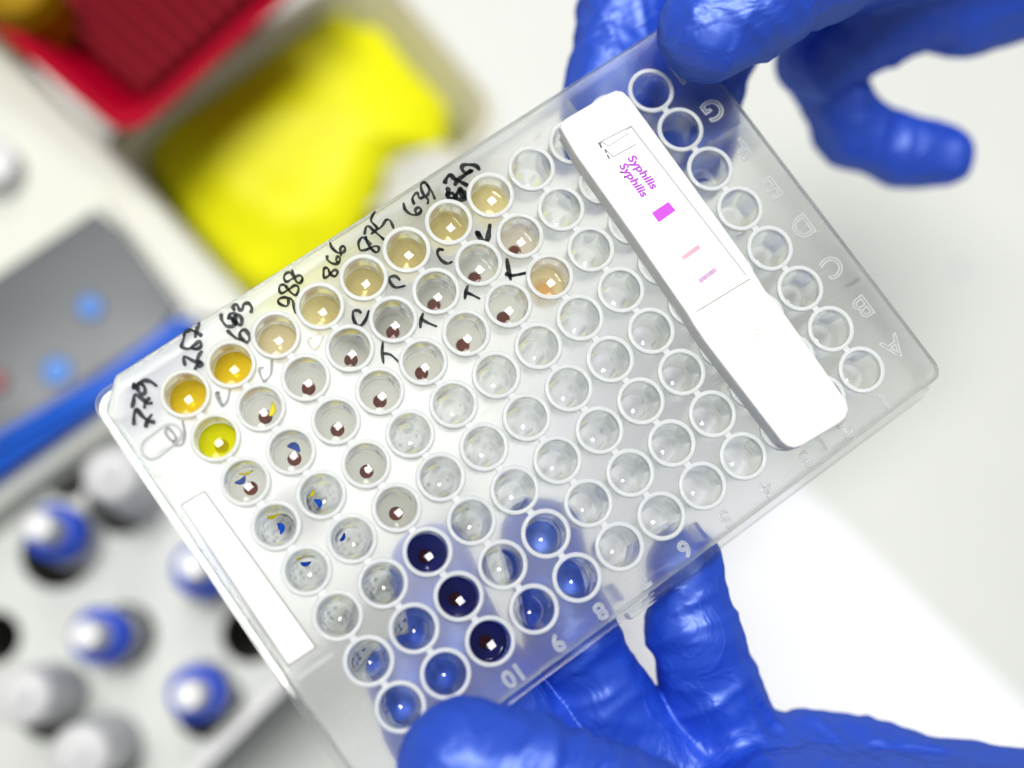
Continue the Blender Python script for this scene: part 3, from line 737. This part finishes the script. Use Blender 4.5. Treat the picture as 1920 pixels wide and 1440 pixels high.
def vnoise(P, seed, f):
    r = np.random.default_rng(seed); out = np.zeros(len(P))
    for i in range(6):
        k = r.normal(size=3); k /= np.linalg.norm(k); ph = r.random() * 6.28; k2 = r.normal(size=3) * f * .6
        out += np.sin(P @ (k * f * (0.7 + .6 * r.random())) + ph + 1.3 * np.sin(P @ k2 + ph * 2))
    return out / 6
def ridge(x): return 1 - np.abs(x)
def hand(name, groups, h, label, floor=None, folds=()):
    allp = np.array([p for g in groups for p, r in g['pts']]); rm = 20
    lo = allp.min(0) - rm; hi = allp.max(0) + rm
    cl = groups[0].get('clip', None)
    # keep only what the picture and its near surroundings could see
    n = np.ceil((hi - lo) / h).astype(int); ax = [lo[i] + np.arange(n[i]) * h for i in range(3)]
    G = np.stack(np.meshgrid(*ax, indexing='ij'), -1).astype(np.float32)
    F = None
    for g in groups:
        d = chain_sdf(G, g['pts'], g.get('k', 3.0))
        if 'zmin' in g: d = -smin(-d, (G[..., 2] - g['zmin']), 1.5)
        if 'zmax' in g: d = -smin(-d, (g['zmax'] - G[..., 2]), 1.5)
        F = d if F is None else smin(F, d, g.get('join', 1.2))
    F[0] = F[-1] = 5; F[:, 0] = F[:, -1] = 5; F[:, :, 0] = F[:, :, -1] = 5
    V, Q = surface_nets(F, lo, h)
    # wrinkles: normals from the field
    me = bpy.data.meshes.new(name); me.from_pydata([], [], []); 
    me.vertices.add(len(V)); me.vertices.foreach_set('co', V.astype(np.float32).ravel())
    me.loops.add(Q.size); me.loops.foreach_set('vertex_index', Q.astype(np.int32).ravel())
    me.polygons.add(len(Q)); me.polygons.foreach_set('loop_start', np.arange(0, Q.size, 4, dtype=np.int32)); me.update(calc_edges=True)
    N = np.zeros(len(V) * 3, np.float32); me.vertices.foreach_get('normal', N); N = N.reshape(-1, 3)
    disp = 0.6 * (ridge(vnoise(V, 3, .16)) ** 5 - .3) + 0.28 * (ridge(vnoise(V, 14, .38)) ** 5 - .3) + 0.06 * vnoise(V, 8, .9)
    for (c0, dirv, lam, amp, rad) in folds:
        c0 = np.array(c0); dv = np.array(dirv, float); dv /= np.linalg.norm(dv)
        rr_ = np.linalg.norm(V - c0, axis=1); env = np.exp(-(rr_ / rad) ** 2)
        U = (V - c0); al = U @ dv; Y = np.c_[al / lam * 13.0, (U - al[:, None] * dv) / lam * 2.6] @ np.array([[1, 0, 0], [0, 1, 0], [0, 0, 1], [.0, 0, 0]])
        q_ = vnoise(Y, int(lam * 10) + int(rad), .42)
        disp += 1.3 * amp * env * (np.clip(1 - np.abs(q_) * 1.5, 0, 1) ** 2.2 - .25)
    D = np.sort(np.stack([chain_sdf(V, g['pts'], g.get('k', 3.0)) for g in groups]), axis=0)
    gap = np.clip((D[1] - D[0]) / 2.4, 0, 1); gap = gap * gap * (3 - 2 * gap)          # calm skin where two fingers meet
    disp = disp * gap + 0.15 * (1 - gap)
    V2 = (V + N * disp[:, None]) * MM
    me.vertices.foreach_set('co', V2.astype(np.float32).ravel()); me.update()
    e = np.zeros(len(me.edges) * 2, np.int64); me.edges.foreach_get('vertices', e); e = e.reshape(-1, 2)
    deg = np.bincount(e.ravel(), minlength=len(V2)).astype(float)[:, None]
    for lamb in (.5, -.45, .5):
        acc = np.zeros_like(V2)
        for k_ in range(3):
            acc[:, k_] = np.bincount(e[:, 0], V2[e[:, 1], k_], len(V2)) + np.bincount(e[:, 1], V2[e[:, 0], k_], len(V2))
        V2 = V2 + lamb * (acc / np.maximum(deg, 1) - V2)
    me.vertices.foreach_set('co', V2.astype(np.float32).ravel()); me.update()
    me.polygons.foreach_set('use_smooth', [True] * len(me.polygons))
    o = link(name, me, M['glove'])
    return tag(o, label, 'gloved hand', 'blue gloved hands holding the plate')
zt = PLATE_Z / MM
def chain(*a): return [(W(x, y, z), r) for x, y, z, r in a]
# lower hand: thumb on top, four fingers underneath
groups = [
    dict(pts=chain((870, 1434, 8.5, 10.2), (1000, 1490, 9.5, 10.8), (1180, 1560, 9, 11.2), (1420, 1660, 4, 13), (1640, 1760, -8, 16)), zmin=zt + 0.3, k=4),
    dict(pts=chain((1283, 1062, -20, 6.9), (1300, 1180, -24, 7.8), (1330, 1290, -30, 8.8), (1395, 1420, -36, 9.8), (1560, 1560, -34, 13)), zmax=zt - 12.0, k=2.5, join=.5),
    dict(pts=chain((1015, 1012, -20, 7.4), (1068, 1180, -23, 8.2), (1130, 1320, -30, 9.0), (1240, 1440, -36, 10.2), (1480, 1600, -34, 13)), zmax=zt - 12.0, k=2.5, join=.5),
    dict(pts=chain((812, 1060, -20, 7.2), (862, 1210, -22, 8.2), (985, 1370, -28, 9.0), (1150, 1500, -34, 10), (1400, 1650, -30, 13)), zmax=zt - 12.0, k=2.5, join=.5),
    dict(pts=chain((752, 1262, -20, 6.6), (810, 1370, -22, 7.4), (950, 1500, -26, 8.5), (1300, 1680, -26, 12)), zmax=zt - 12.0, k=2.5, join=.5),
    dict(pts=chain((1430, 1470, -36, 10.5), (1535, 1440, -36, 10.3), (1650, 1466, -36, 10.3), (1800, 1500, -33, 10.8), (1990, 1530, -30, 12)), join=4),
    dict(pts=chain((1480, 1620, -22, 20), (1900, 1700, -22, 24), (2150, 1750, -20, 26)), join=6),
]
d1 = W(1200, 1480, 8) - W(1000, 1440, 8)
folds = [(W(1130, 1430, 18), d1 + np.array([0, -6, 0]), 5.5, 1.7, 14), (W(1010, 1370, 14), (1, .9, .2), 6, .45, 10), (W(880, 1400, 14), (.4, 1, .3), 7, .3, 9),
         (W(1310, 1250, -25), W(1330, 1300, -25) - W(1290, 1200, -25), 7.5, .8, 13), (W(1290, 1160, -20), W(1330, 1300, -25) - W(1290, 1200, -25), 5, .4, 10), (W(1120, 1260, -20), (.4, -1, 0), 8, .8, 14),
         (W(1450, 1400, -30), (1, 1, 0), 8, .9, 18), (W(1640, 1420, -30), (1, .6, 0), 11, .9, 20)]
hand('gloved_hand', groups, 0.7, 'blue gloved hand at the bottom, thumb over the plate and fingers spread underneath', folds=folds)
# upper hand
groups = [
    dict(pts=chain((1326, 60, 8.6, 9.0), (1420, -10, 10, 9.9), (1540, -90, 8, 11.5), (1760, -260, 0, 16)), zmin=zt + 0.3, k=4),
    dict(pts=chain((1302, 268, -20, 8.4), (1306, 160, -21, 8.8), (1360, 40, -24, 9.0), (1480, -90, -28, 10), (1680, -260, -28, 14)), zmax=zt - 12.0, k=2.5, join=.5),
    dict(pts=chain((1132, 262, -20, 8.0), (1146, 170, -21, 8.8), (1172, 30, -22, 9.2), (1260, -110, -26, 10), (1500, -300, -28, 14)), zmax=zt - 12.0, k=2.5, join=.5),
    dict(pts=chain((1530, 118, -44, 8.6), (1620, 50, -42, 9.6), (1760, -20, -38, 11), (1960, -110, -34, 14)), k=3, join=2.5),
    dict(pts=chain((1800, 20, -42, 10.5), (2000, -60, -42, 12.5)), k=3, join=4),
    dict(pts=chain((1545, 140, -50, 8.2), (1600, 248, -58, 8.2), (1690, 284, -60, 7.8), (1765, 290, -60, 7.4)), k=3, join=1.2),
    dict(pts=chain((1560, -160, -16, 20), (1850, -280, -20, 26), (2100, -420, -20, 30)), join=7),
]
folds = [(W(1340, 60, 18), (1, -.35, 0), 6.5, .55, 12), (W(1480, 20, 18), (.6, 1, .2), 7, .6, 13), (W(1120, 90, -15), (.5, 1, 0), 9, .8, 13), (W(1180, 60, -14), (1, .4, 0), 8, .6, 12),
         (W(1580, 150, -40), (1, 1, 0), 8, .8, 14), (W(1680, 280, -52), (1, 0, 0), 9, .5, 12), (W(1750, 60, -32), (1, .3, 0), 9, .6, 20)]
hand('gloved_hand', groups, 0.7, 'blue gloved hand at the top, thumb on the plate and one bent finger pointing right', folds=folds)

# ------------------------------------------------------------------ background things on the bench
# bin with yellow bag
ZB = 0.09547  # background heights and sizes from here on are scaled up about the camera
BIN = empty('bin', at(560, 270, 0), label='beige open bin holding a crumpled yellow bag', cat='bin')
def world_child(name, bm, mat, root, smooth=True, ang=35):
    me = bm_mesh(name, bm, smooth)
    me.transform(Matrix.Translation(-Vector(root.location)))
    if smooth: flat_by_angle(me, ang)
    return link(name, me, M[mat], root)
def round_poly(pts, r, n=5):
    out = []; m = len(pts)
    for i in range(m):
        a, b, c_ = Vector(pts[i - 1]), Vector(pts[i]), Vector(pts[(i + 1) % m])
        u = (a - b).normalized() * r; v = (c_ - b).normalized() * r
        for k in range(n + 1):
            t = k / n; out.append(tuple((b + u) * (1 - t) ** 2 + b * 2 * t * (1 - t) + (b + v) * t * t))
    return out
def shrink(pts, d):
    m = len(pts); out = []
    ar = sum(pts[i - 1][0] * pts[i][1] - pts[i][0] * pts[i - 1][1] for i in range(m)); sg = 1 if ar > 0 else -1
    for i in range(m):
        a, b, c_ = Vector(pts[i - 1]), Vector(pts[i]), Vector(pts[(i + 1) % m])
        n1 = Vector((-(b - a).y, (b - a).x)).normalized(); n2 = Vector((-(c_ - b).y, (c_ - b).x)).normalized(); nn = (n1 + n2).normalized() * sg
        out.append((b.x + nn.x * d / max(.3, nn.dot(n1 * sg)), b.y + nn.y * d / max(.3, nn.dot(n1 * sg))))
    return out
def tray(name, px, z0, z1, wall, mat, root, r=0.01528, floor_t=0.00382, tp=0.00764):
    base = poly_px(px, z1)
    o_ = round_poly(base, r); i_ = round_poly(shrink(base, wall), r * .8)
    ob = round_poly(shrink(base, tp), r); ib = round_poly(shrink(base, wall + tp), r * .8)
    Z = lambda l, z: [(x, y, z) for x, y in l]
    bm = loft([Z(ob, z0), Z(o_, z1 - 0.00127), Z(shrink(o_, 0.00102), z1), Z(shrink(i_, -0.00102), z1), Z(i_, z1 - 0.00127), Z(ib, z0 + floor_t)], closed=False)
    for sel in ('lo', 'hi'):
        zz = z0 if sel == 'lo' else z0 + floor_t
        vs_ = [v for v in bm.verts if abs(v.co.z - zz) < 1e-6]
        k = len(ob); bm.verts.ensure_lookup_table()
        ring = [bm.verts[i] for i in (range(k) if sel == 'lo' else range(5 * k, 6 * k))]
        bm.faces.new(ring)
    bmesh.ops.recalc_face_normals(bm, faces=bm.faces)
    return world_child(name, bm, mat, root)
tray('container', [(170, 262), (700, -95), (965, 215), (500, 640)], 0.00127, ZB, 0.00446, 'bin', BIN)
# crumpled bag
def bag():
    out = poly_px([(240, 236), (420, 105), (600, -20), (668, 18), (722, 30), (775, 95), (838, 158), (862, 205), (846, 236), (858, 262), (822, 284), (770, 292), (735, 322), (712, 372), (640, 480), (500, 540), (430, 512), (402, 478), (345, 420), (298, 362), (250, 300)], 0.07638)
    P = np.array(smooth := [tuple(v) for v in smooth_line([(x, y) for x, y in out] + [out[0]], 5)][:-1])
    cx, cy = P.mean(0); n = len(P); rings = 34; V = []
    for i in range(rings + 1):
        s_ = 1 - i / rings
        for x, y in P: V.append((cx + (x - cx) * s_, cy + (y - cy) * s_, s_))
    V = np.array(V)
    s_ = V[:, 2].copy(); X = np.c_[V[:, 0] / MM, V[:, 1] / MM, np.zeros(len(V))]
    hgt = 0.066 + 0.020 * (1 - s_ ** 4) + 0.0048 * (ridge(vnoise(X, 21, .07)) - .6) + 0.0012 * ridge(vnoise(X, 5, .2)) * 1
    hgt -= np.where(s_ > .93, (s_ - .93) / .07 * .038, 0)
    V[:, 2] = hgt
    bm = bmesh.new(); vs = [bm.verts.new(p) for p in V[:-n]]; top = bm.verts.new((cx, cy, hgt[-1]))
    for i in range(rings - 1):
        for k in range(n): bm.faces.new((vs[i * n + k], vs[i * n + (k + 1) % n], vs[(i + 1) * n + (k + 1) % n], vs[(i + 1) * n + k]))
    for k in range(n): bm.faces.new((vs[(rings - 1) * n + k], vs[(rings - 1) * n + (k + 1) % n], top))
    low_ = [bm.verts.new((v.co.x, v.co.y, 0.01018)) for v in vs[:n]]
    for k in range(n): bm.faces.new((vs[k], low_[k], low_[(k + 1) % n], vs[(k + 1) % n]))
    bm.faces.new(low_)
    bmesh.ops.recalc_face_normals(bm, faces=bm.faces)
    return bm
o = link('plastic_bag', bm_mesh('plastic_bag', bag()), M['yellow']); tag(o, 'crumpled bright yellow plastic bag lying in the beige bin', 'plastic bag')
# white tissue in the bin
bm = bmesh.new(); bmesh.ops.create_icosphere(bm, subdivisions=4, radius=1)
for v in bm.verts:
    n_ = 1 + .12 * math.sin(v.co.x * 5 + v.co.y * 3) + .08 * math.sin(v.co.y * 9 + v.co.z * 4); v.co = Vector((v.co.x * .021 * n_, v.co.y * .013 * n_, v.co.z * .0127 * n_))
o = link('crumpled_tissue', bm_mesh('crumpled_tissue', bm), M['tissue']); q = at(800, 345, 0.07383); o.location = q; o.rotation_euler = (0, 0, .6)
tag(o, 'white crumpled tissue in the bin at the edge of the yellow bag', 'tissue')

# red basket
ZR = 0.150
RED = empty('basket', at(240, 60, 0.08911), label='red plastic slotted basket in the top left corner', cat='basket')
rp = [(238, 262), (660, -120), (330, -480), (-150, -60)]
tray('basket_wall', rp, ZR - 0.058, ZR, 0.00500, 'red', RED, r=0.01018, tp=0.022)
base = poly_px(rp, ZR)
A_, B_, C_, D_ = [Vector(p) for p in shrink(base, 0.020)]
bm = prism(shrink(poly_px(rp, ZR), 0.024), ZR - 0.0535, ZR - 0.0515); world_child('basket_floor', bm, 'redfloor_shade', RED, False)
for i in range(10):
    t = (i + .7) / 10.4
    p0 = D_.lerp(C_, t) if False else A_.lerp(B_, t); p1 = D_.lerp(C_, t)
    d = (p1 - p0).normalized(); n_ = Vector((-d.y, d.x)) * 0.00216
    pts = [(p0 + n_), (p1 + n_), (p1 - n_), (p0 - n_)]
    bm = prism([tuple(v) for v in pts], ZR - 0.03819, ZR - 0.02801); world_child('slat', bm, 'redslat_shade', RED, False)
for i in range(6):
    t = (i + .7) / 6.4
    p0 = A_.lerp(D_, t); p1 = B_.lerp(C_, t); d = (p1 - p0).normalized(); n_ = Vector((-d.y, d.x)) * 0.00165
    bm = prism([tuple(v) for v in ((p0 + n_), (p1 + n_), (p1 - n_), (p0 - n_))], ZR - 0.04328, ZR - 0.03373); world_child('cross_slat', bm, 'redslat_shade', RED, False)
# amber cap in the basket
q = at(22, -38, ZR + 0.00764)
AM = empty('cap', (q.x, q.y, ZR - 0.02673), label='amber yellow screw cap lying in the red basket', cat='cap')
bm = lathe([(0, 0.03564), (0.00827, 0.03564), (0.01120, 0.03463), (0.01209, 0.03182), (0.01235, 0.00127), (0.01146, 0), (0, 0)], 40, closed=False)
me = bm_mesh('cap_body', bm); flat_by_angle(me, 40); link('cap_body', me, M['amber'], AM)
bm = loft([[(r_ * math.cos(k / 60 * 2 * PI), r_ * math.sin(k / 60 * 2 * PI), z_) for k in range(60)] for r_, z_ in ((0.01260, 0.00255), (0.01311, 0.00382), (0.01311, 0.02801), (0.01248, 0.02928))])
me = bm_mesh('cap_grip', bm, False); link('cap_grip', me, M['amber'], AM)

# instrument with grey panel
ZI = 0.127
INS = empty('instrument', at(100, 600, 0), label='cream benchtop instrument with dark panel, blue buttons and a blue front edge', cat='lab instrument')
def inst(name, px, z0, z1, mat, bevel=0.00255):
    bm = prism(poly_px(px, z1), z0, z1, bevel=bevel, seg=3); return world_child(name, bm, mat, INS)
inst('housing', [(-260, -160), (-10, 40), (222, 300), (470, 560), (430, 640), (-80, 1010), (-420, 700)], 0.00127, ZI, 'cream', 0.00382)
inst('side_wall', [(205, 330), (330, 460), (468, 592), (378, 596), (352, 585), (280, 480), (190, 372)], ZI + 0.00013, ZI + 0.00509, 'bin', 0.00127)
inst('control_panel', [(178, 392), (230, 430), (338, 575), (300, 628), (-40, 850), (-260, 690), (-120, 590)], ZI + 0.00025, ZI + 0.00407, 'panel', 0.00102)
inst('front_edge', [(352, 588), (366, 604), (356, 622), (200, 742), (-60, 922), (-100, 860), (180, 700), (325, 592)], ZI + 0.00025, ZI + 0.01528, 'bluetrim', 0.00446)
for (x, y, r_, m_) in ((170, 577, 0.00395, 'blue'), (108, 697, 0.00458, 'blue'), (-8, 716, 0.00407, 'redbtn')):
    q = at(x, y, ZI + 0.00420)
    bm = lathe([(0, 0.00204), (r_ * .8, 0.00191), (r_ * .97, 0.00127), (r_, 0), (0, 0)], 32, closed=False)
    bmesh.ops.translate(bm, verts=bm.verts, vec=q); o = world_child('button', bm, m_, INS)
    o['label'] = 'red button' if m_ == 'redbtn' else 'round blue button'
q = at(-6, 318, ZI + 0.00255)
bm = lathe([(0, 0.01273), (0.00700, 0.01248), (0.00840, 0.01146), (0.00891, .0), (0, 0)], 40, closed=False); bmesh.ops.translate(bm, verts=bm.verts, vec=Vector((q.x, q.y, ZI)))
o = world_child('knob', bm, 'capwhite', INS)

# vial rack
ZK = 0.10820
RK = empty('vial_rack', at(200, 1100, 0), label='pale grey vial rack with round sockets in the lower left', cat='rack')
hp = [(228, 938, 66), (108, 1036, 70), (232, 1192, 62), (398, 1072, 60), (-12, 1196, 52), (392, 1322, 66), (470, 1188, 56), (92, 1330, 58), (212, 1412, 56), (128, 905, 34), (560, 960, 55), (-60, 950, 60), (330, 880, 20)]
hp = hp[:-1]
rk_px = [(-260, 1080), (0, 940), (262, 768), (560, 560), (900, 900), (545, 1262), (330, 1480), (120, 1700), (-300, 1600)]
hl_ = []
for x, y, r_ in hp:
    c_ = at(x, y, ZK); e_ = at(x + r_, y, ZK); rr2 = (e_ - c_).length
    hl_.append([(c_.x + rr2 * math.cos(2 * PI * k / 40), c_.y + rr2 * math.sin(2 * PI * k / 40)) for k in range(40)])
bm = prism(poly_px(rk_px, ZK), ZK - 0.00382, ZK, holes=hl_); world_child('rack_top', bm, 'rack', RK)
for x, y, r_ in hp:
    c_ = at(x, y, ZK); e_ = at(x + r_, y, ZK); rr2 = (e_ - c_).length * .999
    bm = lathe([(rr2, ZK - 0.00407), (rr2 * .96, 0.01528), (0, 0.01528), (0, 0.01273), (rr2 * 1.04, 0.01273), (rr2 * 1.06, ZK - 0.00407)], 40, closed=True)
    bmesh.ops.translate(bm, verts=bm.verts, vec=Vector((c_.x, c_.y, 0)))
    world_child('socket', bm, 'rack_shade', RK)
Zl = lambda l, z: [(x, y, z) for x, y in l]
b0 = poly_px(rk_px, ZK)
bm = loft([Zl(shrink(b0, 0.00064), 0.00127), Zl(shrink(b0, 0.00064), ZK - 0.00395), Zl(shrink(b0, 0.00382), ZK - 0.00395), Zl(shrink(b0, 0.00382), 0.00127)]); world_child('rack_side', bm, 'rack', RK, False)
bm = prism([tuple(v) for v in poly_px([(560, 1262), (548, 1254), (330, 1470), (345, 1482)], ZK + 0.00255)], ZK + 0.00013, ZK + 0.00318); world_child('rack_lip', bm, 'capwhite', RK, False)

def vial(px, py, label, blue=True, tall=0.0, red=False):
    zt_ = 0.15531 + tall
    q = at(px, py, zt_)
    r0 = empty('vial', (q.x, q.y, 0.01591), label=label, cat='vial', group='capped vials in the pale rack')
    T = zt_ - 0.01591
    me = bm_mesh('bottle', lathe([(0, 0), (0.00917, 0), (0.00967, 0.00127), (0.00967, T - 0.04328), (0.00827, T - 0.03692), (0.00573, T - 0.03437), (0, T - 0.03437)], 40, closed=False)); flat_by_angle(me, 40)
    link('bottle', me, M['bottle'], r0)
    if blue:
        me = bm_mesh('collar', lathe([(0, T - 0.03564), (0.0080, T - 0.03564), (0.0086, T - 0.03437), (0.0086, T - 0.02037), (0.0078, T - 0.01846), (0, T - 0.01846)], 40, closed=False)); flat_by_angle(me, 40)
        link('collar', me, M['capblue'], r0)
        me = bm_mesh('tip', lathe([(0, T - 0.01909), (0.0050, T - 0.01909), (0.0047, T - 0.00764), (0.0043, T - 0.00127), (0.0035, T), (0, T)], 32, closed=False)); flat_by_angle(me, 40)
        link('tip', me, M['capwhite'], r0)
    else:
        me = bm_mesh('cap', lathe([(0, T - 0.03310), (0.00891, T - 0.03310), (0.00917, T - 0.03182), (0.00840, T - 0.00382), (0.00738, T - 0.00127), (0.00573, T), (0, T)], 40, closed=False)); flat_by_angle(me, 40)
        link('cap', me, M['capwhite'], r0)
        me = bm_mesh('cap_nub', lathe([(0, T), (0.00331, T), (0.00280, T + 0.00191), (0, T + 0.00191)], 24, closed=False)); link('cap_nub', me, M['capwhite'], r0)
vial(205, 888, 'white-capped vial highest in the rack, under the blue-edged instrument', False)
vial(70, 985, 'blue and white capped vial, upper left in the rack')
vial(358, 1058, 'blue and white capped vial partly hidden by the left edge of the plate')
vial(158, 1190, 'blue and white capped vial leaning left beside a dark open socket')
vial(350, 1303, 'blue and white capped vial lowest in the rack, standing upright')
vial(38, 1305, 'white-capped vial at the left edge with a faint pink centre', False)
vial(148, 1412, 'white-capped vial at the bottom edge of the picture', False)
vial(-30, 880, 'blue and white capped vial just outside the left edge') if False else None
